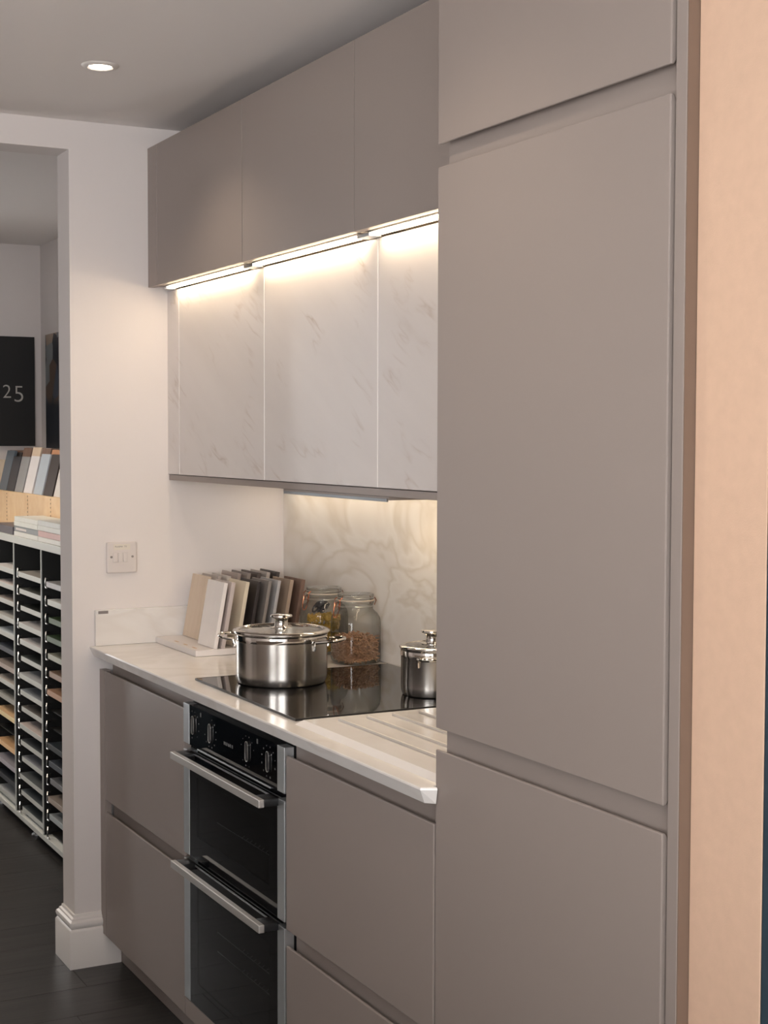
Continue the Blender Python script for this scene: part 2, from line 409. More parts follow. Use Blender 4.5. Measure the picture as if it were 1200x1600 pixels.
# ------------------------------------------------------------------ base units
YFR = -.5513; DT = .019; ZWB = .8725; ZW = .9008
def front(name, x0, x1, z0, z1, parent, y=YFR, t=DT, m=None, jtop=True, jbot=True):
    """handleless front: thin lip at a pulled edge, scooped away behind it"""
    bm = bmesh.new(); lip = .0055
    poly = [(y, z0), (y, z1)]
    poly += [(y+lip, z1), (y+t, z1-.020)] if jtop else [(y+t, z1)]
    poly += [(y+t, z0+.020), (y+lip, z0)] if jbot else [(y+t, z0)]
    prism(bm, poly, x0+.0015, x1-.0015)
    bmesh.ops.bevel(bm, geom=list(bm.edges), offset=.0019, segments=2, profile=.5, affect='EDGES')
    return new_obj(name, bm, m or M_taupe, parent)
XO0, XO1, XT0, XT1 = .6845, 1.2805, 1.8955, 2.5025
def drawer_unit(x0, x1, label, filler=None):
    t = thing('base_drawer_unit', label, 'cabinet', (0, 0, 0), 'grey base drawer units')
    box('carcass', (x0, x1, YFR+.060, -.02, .1, .868), M_carc, t)
    front('drawer_front', x0, x1, .476, .8357, t); front('drawer_front', x0, x1, .090, .4423, t, jbot=False)
    box('handle_channel', (x0, x1, YFR+.024, YFR+.059, .78, .869), M_taupe, t)
    box('handle_channel', (x0, x1, YFR+.024, YFR+.059, .400, .515), M_taupe, t)
    if filler:
        box('filler_panel', (filler[0], filler[1], YFR, YFR+.019, .090, .8357), M_taupe, t, .001)
    return t
drawer_unit(.0475, XO0-.0005, 'grey handleless two-drawer base unit against the end wall, left of oven', (.0012, .0470))
drawer_unit(XO1+.0025, XT0-.001, 'grey handleless drawer base unit between oven and tall larder unit')
tag(box('plinth', (.001, XT0, -.498, -.482, .001, .098), M_taupe), 'grey plinth board under the base units at floor level', 'plinth')

# worktop with shark-nose front edge
YWF = -.5793
wt = thing('worktop', 'pale quartz worktop running over the base units', 'worktop')
bm = bmesh.new()
# outline top / underside rings (near end is bevelled back too)
xe = 1.8945; top = [(.0012, .008), (.0012, YWF), (xe+.003, YWF), (xe+.016, YFR-.0035), (xe-.0, YFR-.0035), (xe, .008)]
top = [(.0012, .008), (.0012, YWF+.002), (xe+.001, YWF+.002), (xe+.014, YFR-.0025), (xe, YFR-.0025), (xe, .008)]
def ring(dy, dx, z):
    o = []
    for i, (x, y) in enumerate(top):
        yy = y+dy if i in (1, 2) else y
        xx = x+dx if i in (2, 3) else x
        o.append(bm.verts.new((xx, yy, z)))
    return o
R = [ring(.0, 0, ZW), ring(-.0015, .001, ZW-.0012), ring(-.002, .0015, ZW-.004), ring(.0085, -.003, ZWB+.001), ring(.0095, -.004, ZWB)]
bm.faces.new(R[0]); bm.faces.new(R[-1][::-1])
for A, B in zip(R, R[1:]):
    n = len(A)
    for i in range(n):
        j = (i+1) % n; bm.faces.new((A[i], B[i], B[j], A[j]))
bmesh.ops.recalc_face_normals(bm, faces=bm.faces)
new_obj('worktop_slab', bm, M_quartz, wt)
# raised draining section with a sloping front edge and metal hot rods
bm = bmesh.new()
zz = ZW+.0098; dx0, dx1, dy0, dy1 = 1.300, 1.8935, -.5385, -.012
A = [bm.verts.new(v) for v in ((dx0, dy0, ZW+.0002), (dx1, dy0, ZW+.0002), (dx1, dy1, ZW+.0002), (dx0, dy1, ZW+.0002))]
B = [bm.verts.new(v) for v in ((dx0+.012, dy0+.014, zz), (dx1, dy0+.014, zz), (dx1, dy1, zz), (dx0+.012, dy1, zz))]
bm.faces.new(A[::-1]); bm.faces.new(B)
for i in range(4):
    j = (i+1) % 4; bm.faces.new((A[i], A[j], B[j], B[i]))
bmesh.ops.recalc_face_normals(bm, faces=bm.faces)
new_obj('drainer_panel', bm, M_quartz, wt)
for y in (-.462, -.398, -.339, -.276, -.212, -.149):
    bm = bmesh.new()
    prism(bm, [(y-.0045, zz-.001), (y-.0042, zz+.0025), (y-.002, zz+.0048), (y+.002, zz+.0048), (y+.0042, zz+.0025), (y+.0045, zz-.001)], 1.352, 1.86)
    new_obj('hot_rod', bm, M_rod, wt)['label'] = 'polished metal heat rod'
us = thing('upstand', 'low pale quartz upstand on the worktop against the end wall', 'upstand')
box('upstand_slab', (.0012, .0135, -.565, .008, ZW+.0005, 1.0005), M_quartz, us, .0006)
box('sticker', (.0136, .0142, -.5575, -.529, .9905, .9985), M_print, us)['label'] = 'small grey sticker'
tag(box('splashback', (.0012, XT0-.002, .010, YB-.001, ZW+.0005, 1.385), M_splash, None, .0006), 'swirled beige stone splashback on the wall behind the hob', 'splashback')

# ------------------------------------------------------------------ double oven
ov = thing('double_oven', 'built-in double oven with black glass doors and steel bar handles', 'oven')
yf = YFR-.002
ox0, ox1 = XO0+.001, XO1
box('housing', (ox0+.004, ox1-.004, YFR+.022, -.03, .100, .868), M_black, ov)
box('base_panel', (ox0+.0005, ox1-.0005, YFR, YFR+.019, .090, .1335), M_taupe, ov, .001)
cw_l, cw_r = .0385, .036
def trim_pair(z0, z1, par):
    box('steel_trim', (ox0, ox0+cw_l, yf, yf+.022, z0, z1), M_satin, par, .0008)
    box('steel_trim', (ox1-cw_r, ox1, yf, yf+.022, z0, z1), M_satin, par, .0008)
cp = box('control_panel', (ox0+cw_l, ox1-cw_r, yf+.001, yf+.022, .7555, .8505), M_blackgl, ov)
trim_pair(.7555, .8505, cp)
box('lower_lip', (ox0+cw_l+.055, ox1-cw_r-.035, yf-.001, yf+.012, .7515, .7550), M_satin, cp, .0006)
def capsule_outline(bm, x, z, w, h, y, r):
    pts = []
    for k in range(9): a = math.pi*k/8; pts.append((x+w/2*math.cos(a), y, z+h/2-w/2+w/2*math.sin(a)))
    for k in range(9): a = math.pi+math.pi*k/8; pts.append((x+w/2*math.cos(a), y, z-h/2+w/2+w/2*math.sin(a)))
    tube(bm, pts, r, 6, True)
kx = [.752, .862, 1.083, 1.197]
for i, x in enumerate(kx):
    z = .806
    bm = bmesh.new()
    prism(bm, [(x+.0085*math.cos(a)*1.0, z+(.0135 if math.sin(a) >= 0 else -.0135)+.0085*math.sin(a)) for a in [2*math.pi*k/20 for k in range(20)]], yf-.002, yf+.001, 'Y')
    kb = new_obj('control_knob', bm, M_black, cp, False)
    bm = bmesh.new(); capsule_outline(bm, x, z, .0155, .043, yf-.0022, .0008)
    new_obj('chrome_outline', bm, M_steel, kb, True)
# printed dial marks, flat on the panel
bm = bmesh.new(); rnd = random.Random(3)
for x in kx:
    for k in range(12):
        a = 2*math.pi*k/12+.26
        if rnd.random() < .22: continue
        px_, pz_ = x+.036*math.cos(a), .806+.033*math.sin(a)
        s = rnd.choice((.0009, .0013, .0018))
        bbx(bm, px_-s, px_+s, yf+.0004, yf+.0009, pz_-s*rnd.choice((.6, 1)), pz_+s)
for x in (.948, .956, .964, .975, .985, .996): bbx(bm, x-.0028, x+.0028, yf+.0004, yf+.0009, .796, .803)
for x, z in ((.80, .838), (1.138, .838)): bbx(bm, x-.003, x+.003, yf+.0004, yf+.0009, z-.005, z+.005)
new_obj('dial_print', bm, M_wprint, cp)['kind'] = 'stuff'
def oven_door(z0, z1, hz, racks, cav):
    d = thing('oven_door'); d.parent = ov
    gx0, gx1 = ox0+cw_l, ox1-cw_r
    wx0, wx1, wz0, wz1 = gx0+.045, gx1-.045, z0+.055, z1-.055
    trim_pair(z0, z1, d)
    # black glass surround
    bm = bmesh.new()
    for a in ((gx0, gx1, z0, wz0), (gx0, gx1, wz1, z1), (gx0, wx0, wz0, wz1), (wx1, gx1, wz0, wz1)):
        bbx(bm, a[0], a[1], yf+.001, yf+.006, a[2], a[3])
    new_obj('glass_surround', bm, M_blackgl, d)
    box('window_pane', (wx0, wx1, yf+.001, yf+.005, wz0, wz1), M_ovenglass, d)
    box('top_rail', (gx0, gx1, yf-.0005, yf+.010, z1-.004, z1), M_satin, d)
    # cavity liner behind the pane
    bm = bmesh.new(); yb_ = yf+.0235
    for f in ((wx0, wx1, yf+.0215, yf+.0235, wz0, wz1),): bbx(bm, *f)
    new_obj('cavity', bm, M_cavity, d)
    bm = bmesh.new()
    for rz in racks:
        tube(bm, [(wx0+.10, yf+.014, rz), (wx1-.008, yf+.014, rz)], .0011, 6)
        k = wx0+.25
        while k < wx1-.02:
            tube(bm, [(k, yf+.013, rz), (k, yf+.020, rz+.004)], .0009, 5); k += .022
    new_obj('rack', bm, M_steel, d, True)
    # bar handle on two black brackets
    hb = box('handle', (ox0+.030, ox1-.028, yf-.045, yf-.032, hz-.0085, hz+.0085), M_handle, d, .0015)
    for x in (ox0+.032, ox1-.030-.045):
        bm = bmesh.new(); w = .045
        bbx(bm, x, x+w, yf-.0318, yf+.0005, hz-.0080, hz+.0080, .001)
        new_obj('bracket', bm, M_black, hb, True)
    return d
oven_door(.4895, .7400, .7330, (.600,), True)
oven_door(.1375, .4760, .4730, (.345, .30), True)

# ------------------------------------------------------------------ tall larder unit
tu = thing('tall_larder_unit', 'tall grey handleless larder unit with three stacked doors', 'cabinet', (0, 0, 0))
box('carcass', (XT0+.001, XT1, YFR+.060, YB-.001, .1, 2.300), M_carc, tu)
tx0 = XT0+.002
for nm, z0, z1 in (('door', .100, .9633), ('door', .9994, 1.9220), ('door', 1.9590, 2.2860)):
    front(nm, tx0, XT1-.002, z0, z1, tu)
for z0, z1 in ((.93, 1.03), (1.89, 1.99)):
    box('handle_channel', (tx0+.004, XT1-.001, YFR+.020, YFR+.059, z0, z1), M_taupe, tu, .001)
box('end_panel', (XT1+.0025, 2.5265, YFR+.0035, YB-.001, .001, 2.300), M_taupe, tu, .001)
box('bounce_tint_sheet', (2.5267, 2.5282, YFR+.0045, YB-.001, .001, 2.300), mat('bounce_brown_tint', srgb(124, 104, 90), .6), tu)['label'] = 'thin sheet on the end panel tinted brown for MDF bounce light'  # brown tint stands in for MDF light bounced onto the taupe panel
box('plinth_board', (XT0+.001, XT1, -.498, -.482, .001, .098), M_taupe, tu)
box('top_filler', (XT0+.001, 2.5265, YFR+.03, YFR+.05, 2.301, ZC-.001), M_taupe, tu)

# ------------------------------------------------------------------ wall units: grey above, veined white below
YU, YM = -.4035, -.3472
ZUB, ZUT = 1.901, 2.2865
SX = [.0755, .6944, 1.2942, XT0-.002]
ords = ['nearest the end wall', 'in the middle of the row', 'beside the tall unit']
for i in range(3):
    x0, x1 = SX[i], SX[i+1]
    t = thing('upper_wall_unit', 'grey flat-door top wall unit ' + ords[i], 'cabinet', group='grey top wall units')
    box('carcass', (x0+.0005, x1-.0005, YU+.0205, YB-.001, ZUB+.004, ZUT), M_carc, t)
    box('door', (x0+.0020, x1-.0020, YU, YU+.019, ZUB, ZUT), M_taupe, t, .0008)
    if i == 0:
        box('filler_panel', (.0012, x0-.0003, YU, YU+.019, ZUB, ZUT), M_taupe, t, .0008)
        box('end_board', (.0012, x0-.001, YU+.0195, YB-.001, ZUB+.004, ZUT), M_carc, t)
tag(box('cornice_filler', (.0012, XT0-.002, YU+.170, YU+.185, ZUT+.0005, ZC-.0005), M_carc), 'recessed grey filler strip between top wall units and ceiling', 'filler')
MX = [.0945, .6965, 1.2930, XT0-.002]
ZMT, ZMB = 1.8915, 1.3768
for i in range(3):
    x0, x1 = MX[i], MX[i+1]
    t = thing('veined_wall_unit', 'white veined stone-effect wall unit ' + ords[i], 'cabinet', group='white veined wall units')
    box('carcass', (x0+.0005, x1-.0005, YM+.0205, YB-.0135, ZMB-.0, ZMT), M_paneledge, t)
    d = box('door', (x0+.0018, x1-.0018, YM, YM+.019, ZMB+.001, ZMT), [M_panel, M_paneledge], t, .0012)
    for p in d.data.polygons:
        if abs(p.normal.y) < .9: p.material_index = 1
    if i == 0:
        d = box('filler_panel', (.0012, x0-.0012, YM, YM+.019, ZMB+.001, ZMT), [M_panel, M_paneledge], t, .001)
        for p in d.data.polygons:
            if abs(p.normal.y) < .9: p.material_index = 1
tag(box('light_pelmet', (.0012, XT0-.002, YM+.003, .009, 1.3606, ZMB-.0008), M_taupe, None, .0006), 'grey bottom board under the white veined wall units', 'pelmet')
# slim hood under the middle unit
hd = thing('extractor_hood', 'slim built-in extractor hood under the middle veined unit', 'hood')
box('hood_body', (.800, 1.335, YM+.0045, -.085, 1.3530, 1.3602), M_taupe, hd, .0006)
box('glass_front', (.812, 1.333, YM-.0005, YM+.0043, 1.3495, 1.3560), M_hoodsteel, hd, .0005)
for k, x in enumerate((.90, 1.235)):
    bm = bmesh.new(); lathe(bm, [(0, 1.3526), (.026, 1.3526), (.026, 1.3505), (.022, 1.3500), (0, 1.3500)], 28, x, -.12)
    new_obj('hood_lamp', bm, M_hoodlens, hd, True)
    l = bpy.data.lights.new('hood_lamp_beam', 'SPOT'); l.energy = HOOD*math.pi; l.color = (1, .78, .52)
    l.spot_size = math.radians(150); l.spot_blend = .6; l.shadow_soft_size = .022
    o = bpy.data.objects.new('hood_lamp_beam', l); COL.objects.link(o); o.location = (x, -.12, 1.347)
# under-cabinet LED strips
for i, (a, b_) in enumerate(((.075, .640), (.690, 1.252), (1.305, XT0-.004))):
    t = thing('led_strip_light', 'glowing warm LED strip ' + ('nearest the end wall under the grey wall units', 'under the middle grey wall unit', 'beside the tall unit under the grey wall units')[i], 'strip light', group='under-cabinet LED strips')
    box('profile', (a, b_, -.3755, -.3515, 1.8995, ZUB+.0035), M_satin, t)
    bm = bmesh.new()
    prism(bm, [(-.3735, 1.8993), (-.3728, 1.8950), (-.3685, 1.8925), (-.3625, 1.8925), (-.3585, 1.8950), (-.3578, 1.8993)], a+.012, b_-.004)
    new_obj('diffuser', bm, M_led, t)
    box('end_connector', (a-.045 if i else a-.004, a+.0115, -.380, -.3515, 1.8915, 1.8992), M_satin, t, .0008)

t = thing('led_strip_light', 'hidden warm LED strip lighting the splashback from under the pelmet', 'strip light', group='under-cabinet LED strips')
box('profile', (.06, 1.86, -.060, -.042, 1.3575, 1.3602), M_satin, t)
box('diffuser', (.065, 1.855, -.058, -.044, 1.3545, 1.3573), M_led2, t)

# ------------------------------------------------------------------ light switch on the end wall
sw = thing('light_switch', 'square white three-gang light switch on the end wall', 'switch', (0, -.487, 1.1455))
bm = bmesh.new(); bbx(bm, .0005, .0095, -.0435, .0435, -.0435, .0435, .004, 3); new_obj('face_plate', bm, M_switch, sw)
for k in range(3):
    y = -.016+.0152*k-.004
    bm = bmesh.new(); bbx(bm, .0095, .0125, y-.0066, y+.0066, -.013, .014, .0012)
    new_obj('rocker', bm, M_switch, sw)
for y in (-.0305, .0305):
    bm = bmesh.new(); lathe(bm, [(0, .0), (.0034, 0), (.0034, .0012), (.002, .0017), (0, .0012)], 16)
    bmesh.ops.rotate(bm, cent=(0, 0, 0), matrix=Matrix.Rotation(math.pi/2, 3, 'Y'), verts=bm.verts)
    bmesh.ops.translate(bm, vec=(.0094, y, .002), verts=bm.verts)
    new_obj('screw', bm, M_print, sw, True)
box('label_tape', (.0095, .0099, -.024, .024, .0215, .0375), mat('label_tape', (.72, .66, .58, 1), .6), sw)
mw = Matrix.Translation((.0100, -.003, .0305)) @ Matrix(((0, 0, 1, 0), (1, 0, 0, 0), (0, 1, 0, 0), (0, 0, 0, 1)))
text_mesh('label_text', 'PLASMA  TV', .0064, M_print, sw, mw, .0001)

# ------------------------------------------------------------------ induction hob
ZH = ZW+.0052
hb = thing('induction_hob', 'black glass induction hob set in the worktop', 'hob')
bm = bmesh.new()
def rrect(x0, x1, y0, y1, r, n=6):
    o = []
    for cx, cy, a0 in ((x1-r, y1-r, 0), (x0+r, y1-r, 90), (x0+r, y0+r, 180), (x1-r, y0+r, 270)):
        for k in range(n+1):
            a = math.radians(a0+90*k/n); o.append((cx+r*math.cos(a), cy+r*math.sin(a)))
    return o
prism(bm, rrect(.6905, 1.2705, -.5225, -.0035, .009), ZW+.0004, ZH, 'Z')
hg = new_obj('glass_plate', bm, M_hob, hb)
bm = bmesh.new(); bbx(bm, .6905, 1.2705, -.5245, -.5226, ZW+.0004, ZH+.0003); bbx(bm, 1.2706, 1.2722, -.5245, -.0035, ZW+.0004, ZH+.0003); bbx(bm, .6888, .6904, -.5245, -.0035, ZW+.0004, ZH+.0003)
new_obj('steel_edge', bm, M_black, hb)

# ------------------------------------------------------------------ pots
def pot(name, label, x, y, r, h, hdir, z0=ZH+.0002):
    t = thing(name, label, 'pot', (x, y, z0))
    bm = bmesh.new()
    lathe(bm, [(0, .0012), (r*.90, 0), (r*.955, .002), (r*.99, .010), (r, .020), (r, h-.004), (r*1.045, h+.001), (r*1.045, h+.0025), (r*.985, h+.001), (r*.97, h-.006), (r*.97, .020), (r*.9, .006), (0, .006)], 72)
    new_obj('pot_body', bm, M_potside, t, True)
    bm = bmesh.new()
    lathe(bm, [(r+.0004, h-.018), (r+.0006, h-.0175), (r+.0006, h-.0045), (r+.0004, h-.004)], 72)
    new_obj('polished_band', bm, M_polish, t, True)
    # lid: steel rim, glass disc, knob
    ld = thing('lid'); ld.parent = t
    bm = bmesh.new()
    lathe(bm, [(r*.90, h+.0060), (r*.93, h+.0078), (r*1.0, h+.0074), (r*1.055, h+.0052), (r*1.06, h+.0035), (r*1.0, h+.0030), (r*.92, h+.0040)], 72, close=True)
    new_obj('lid_rim', bm, M_polish, ld, True)
    bm = bmesh.new()
    lathe(bm, [(r*.91, h+.0058), (r*.6, h+.0085), (r*.25, h+.0098), (0, h+.0100), ], 60)
    new_obj('lid_glass', bm, M_lidglass, ld, True)
    zk = h+.0095
    bm = bmesh.new()
    lathe(bm, [(0, zk), (.027, zk), (.027, zk+.0012), (.0175, zk+.0028), (.0160, zk+.006), (.0150, zk+.018), (.0170, zk+.0225), (.0245, zk+.0245), (.0262, zk+.0265), (.0255, zk+.0300), (.021, zk+.0315), (0, zk+.0318)], 40)
    new_obj('lid_knob', bm, M_polish, ld, True)
    # two loop handles
    for s in (0, math.pi):
        a0 = hdir+s; zz_ = h-.016; bm = bmesh.new(); pts = []
        for sg in (-1, 1):
            a = a0+sg*math.radians(25)
            base = Vector((math.cos(a), math.sin(a), 0))
            leg = [base*(r+.0015)+Vector((0, 0, zz_-.020)), base*(r+.0030)+Vector((0, 0, zz_-.008)), base*(r+.0060)+Vector((0, 0, zz_-.001))]
            pts.append(leg)
        mid = []
        dirv = Vector((math.cos(a0), math.sin(a0), 0)); tang = Vector((-math.sin(a0), math.cos(a0), 0))
        hw = (r+.006)*math.sin(math.radians(25)); bx = (r+.006)*math.cos(math.radians(25))
        for k in range(13):
            u = -1+2*k/12; 
            ang = math.pi*(k/12)
            mid.append(dirv*(bx+.052*math.sin(ang)**.8)+tang*(-hw*math.cos(ang))+Vector((0, 0, zz_+.004*math.sin(ang))))
        path = pts[0]+mid[1:-1]+pts[1][::-1]
        tube(bm, path, .0036, 8)
        new_obj('handle', bm, M_polish, t, True)
    return t
pot('casserole_pot', 'large lidded stainless steel casserole pot on the hob beside pasta jars', .822, -.358, .1085, .118, math.radians(-27+72.0) + math.pi*0, )
pot('saucepan', 'small lidded stainless steel pan at the near end of the hob', 1.134, -.124, .0715, .104, math.radians(-38+8))

# ------------------------------------------------------------------ pasta jars
def jar(label, x, y, contents):
    z0 = ZW+.0006; r = .0590; H = .150
    t = thing('clip_top_jar', label, 'jar', (x, y, z0), 'clip-top glass pasta jars')
    def rr(rad, z, n=6, e=5.0, seg=56):
        return [(rad*math.copysign(abs(math.cos(a))**(2/e), math.cos(a)), rad*math.copysign(abs(math.sin(a))**(2/e), math.sin(a)), z) for a in [2*math.pi*k/seg for k in range(seg)]]
    bm = bmesh.new(); rings = []
    prof = [(.046, .0005, 3), (.054, .0015, 3.2), (.058, .006, 3.2), (r, .014, 3.2), (r, .104, 3.2), (.0575, .118, 3), (.053, .129, 2.6), (.0475, .136, 2.1), (.045, .140, 2), (.045, .152, 2), (.0475, .154, 2), (.0475, .159, 2), (.045, .161, 2)]
    for rad, z, e in prof: rings.append([bm.verts.new(v) for v in rr(rad, z, e=e)])
    for A, B in zip(rings, rings[1:]):
        n = len(A)
        for i in range(n): bm.faces.new((A[i], A[(i+1) % n], B[(i+1) % n], B[i]))
    bm.faces.new(rings[0][::-1])
    bmesh.ops.recalc_face_normals(bm, faces=bm.faces)
    new_obj('glass_body', bm, M_glass, t, True)
    bm = bmesh.new()
    lathe(bm, [(0, .1745), (.030, .1755), (.0435, .1790), (.0470, .1775), (.0475, .1665), (.046, .1640), (.040, .1630), (0, .1640)], 48)
    new_obj('glass_lid', bm, M_glass, t, True)
    bm = bmesh.new(); lathe(bm, [(.0440, .1612), (.0485, .1612), (.0485, .1636), (.0440, .1636)], 48, close=True)
    new_obj('seal', bm, mat('rubber_seal', srgb(206, 190, 172), .5) if 'rubber_seal' not in bpy.data.materials else bpy.data.materials['rubber_seal'], t, True)
    bm = bmesh.new()
    for z, rad in ((.1475, .0462), (.1700, .0484)):
        tube(bm, [(rad*math.cos(2*math.pi*k/40), rad*math.sin(2*math.pi*k/40), z) for k in range(40)], .0009, 6, True)
    new_obj('steel_band', bm, M_steel, t, True)
    bm = bmesh.new()
    a0 = math.radians(-88)      # the clip faces the room
    d = Vector((math.cos(a0), math.sin(a0), 0)); s = Vector((-d.y, d.x, 0))
    for sg in (-1, 1):
        q = s*sg*.014
        tube(bm, [d*.046+q+Vector((0, 0, .1705)), d*.053+q+Vector((0, 0, .165)), d*.054+q*1.1+Vector((0, 0, .150)), d*.058+q*.9+Vector((0, 0, .132)), d*.060+q*.6+Vector((0, 0, .122))], .0012, 6)
        tube(bm, [d*.050+q*.6+Vector((0, 0, .158)), d*.056+q*.6+Vector((0, 0, .147)), d*.051+q*.6+Vector((0, 0, .145))], .0012, 6)
    tube(bm, [d*.060-s*.0084+Vector((0, 0, .122)), d*.061+Vector((0, 0, .119)), d*.060+s*.0084+Vector((0, 0, .122))], .0012, 6)
    a1 = a0+math.pi
    d1 = -d
    tube(bm, [d1*.048+s*.012+Vector((0, 0, .170)), d1*.054+s*.012+Vector((0, 0, .160)), d1*.049+s*.012+Vector((0, 0, .148))], .0013, 6)
    tube(bm, [d1*.048-s*.012+Vector((0, 0, .170)), d1*.054-s*.012+Vector((0, 0, .160)), d1*.049-s*.012+Vector((0, 0, .148))], .0013, 6)
    cc = new_obj('copper_clip', bm, M_copper, t, True); cc['label'] = 'copper wire clip'; cc['kind'] = 'stuff'
    rnd = random.Random(len(label))
    def helix(bm, c, R, L, axis, up, rad):
        pts = []
        b2 = axis.cross(up).normalized(); c2 = axis.cross(b2)
        for k in range(7):
            u = k/6; a = u*2*math.pi*1.3
            pts.append(c+axis*(u-.5)*L+(b2*math.cos(a)+c2*math.sin(a))*R)
        tube(bm, pts, rad, 5)
    if contents == 'spirals':
        bm = bmesh.new()
        lathe(bm, [(0, .006), (.046, .008), (.046, .05), (0, .06)], 24)
        for k in range(520):
            zt = rnd.random(); top_ = .072
            a = rnd.random()*2*math.pi; q = math.sqrt(rnd.random())*.0495 if zt > .8 else .0475+.003*rnd.random()
            f_ = (abs(math.cos(a))**3.2+abs(math.sin(a))**3.2)**(-1/3.2)
            c = Vector((q*min(f_, 1.12)*math.cos(a), q*min(f_, 1.12)*math.sin(a), .009+zt*(top_-.009)))
            if zt > .8: c.z = top_-.006+rnd.random()*.010-q*.1
            ax = Vector((rnd.uniform(-1, 1), rnd.uniform(-1, 1), rnd.uniform(-.5, .5))).normalized()
            helix(bm, c, .0022, .016, ax, Vector((0, 0, 1.001)), .0019)
        tag(new_obj('pasta_spirals', bm, M_pasta, t, True), 'wholewheat pasta spirals', kind='stuff')
    else:
        for lvl in range(4):
            for k in range(3):
                bm = bmesh.new(); a = k*2.094+lvl*.9
                c = Vector((.026*math.cos(a), .026*math.sin(a), .018+lvl*.026))
                for w in range(9):
                    ph = rnd.random()*6; tl = Vector((rnd.uniform(-.25, .25), rnd.uniform(-.25, .25), 1)).normalized()
                    e1 = tl.orthogonal().normalized(); e2 = tl.cross(e1); rr_ = rnd.uniform(.012, .021)
                    tube(bm, [c+(e1*math.cos(2*math.pi*m/18+ph)+e2*math.sin(2*math.pi*m/18+ph))*rr_+Vector((0, 0, rnd.uniform(-.008, .008))) for m in range(18)], .0022, 5, True)
                new_obj('pasta_nest', bm, M_nest, t, True)
        bm = bmesh.new()
        for w in range(10):
            c = Vector((rnd.uniform(-.02, .03), rnd.uniform(-.03, .01), .122+rnd.random()*.010))
            e1 = Vector((rnd.uniform(-1, 1), rnd.uniform(-1, 1), .2)).normalized(); e2 = e1.orthogonal().normalized()
            tube(bm, [c+(e1*math.cos(2*math.pi*m/14)+e2*math.sin(2*math.pi*m/14))*.012 for m in range(14)], .0026, 5, True)
        new_obj('pasta_nest', bm, M_dark_pasta, t, True)['label'] = 'dark pasta nest'
    return t
jar('clip-top glass jar half full of brown pasta spirals behind the hob', .603, -.0525, 'spirals')
jar('clip-top glass jar of yellow pasta nests beside the sample stand', .412, -.0525, 'nests')

# ------------------------------------------------------------------ sample stand with leaning boards on the worktop
ss = thing('sample_stand', 'flat white stand holding leaning colour samples on the worktop', 'stand')
box('stand_base', (.016, .334, -.391, -.030, ZW+.0006, .918), M_white, ss, .0015)
for x in (.125, .195, .265):
    box('label_mark', (x, x+.028, -.376, -.371, .918, .9184), cmat((206, 170, 130)), ss)
def leaning_board(name, x0, w, y0, z0, h, lean, th, m, label, cat, group):
    bm = bmesh.new(); bbx(bm, 0, w, 0, th, 0, h, .0006, 1)
    o = new_obj(name, bm, m); o.location = (x0, y0, z0); o.rotation_euler = (-lean, 0, 0)
    return tag(o, label, cat, group)
LEAN = math.atan2(.0315, .175)
M_beigewood = wood('pale_beige_wood', srgb(206, 186, 164), srgb(220, 202, 182), (8, 8, .8))
M_taupewood = wood('taupe_wood', srgb(150, 130, 112), srgb(176, 156, 138), (8, 8, .8))
M_brownwood = wood('brown_wood', srgb(104, 80, 68), srgb(132, 106, 92), (8, 8, .8))
rc = [(cmat((232, 226, 222)), 'white'), (cmat((196, 184, 180)), 'pale mauve-grey'), (cmat((214, 202, 180)), 'cream'), (cmat((52, 46, 46)), 'near-black'),
      (cmat((140, 132, 126)), 'mid grey'), (cmat((176, 174, 174)), 'light blue-grey'), (M_taupewood, 'taupe wood'), (M_brownwood, 'dark brown wood')]
ty = [-.2957, -.2737, -.233, -.2004, -.1685, -.1411, -.1031, -.0685]
for i, (y, (m, nm)) in enumerate(zip(ty, rc)):
    th = .011 if i not in (3, 4, 5) else .009
    leaning_board('sample_board', .208, .120, y-.0315-th, .9192, .178, LEAN, th, m, nm+' sample board in the near row of the worktop stand', 'sample', 'samples on the worktop stand')
lc = [(M_beigewood, 'pale beige wood'), (cmat((176, 166, 160)), 'dull grey'), (cmat((206, 198, 190)), 'pale stone'), (cmat((168, 154, 146)), 'dusty brown'),
      (cmat((150, 140, 134)), 'warm grey'), (cmat((96, 86, 82)), 'charcoal'), (cmat((186, 176, 168)), 'light taupe'), (cmat((84, 76, 74)), 'smoke black')]
ly = [-.2720, -.2430, -.2130, -.1840, -.1540, -.1240, -.0950, -.0650]
for i, (y, (m, nm)) in enumerate(zip(ly, lc)):
    leaning_board('sample_board', .024, .120, y-.0315-.011, .9192, .178+(.006 if i > 2 else 0), LEAN, .011, m, nm+' sample board in the far row of the worktop stand', 'sample', 'samples on the worktop stand')

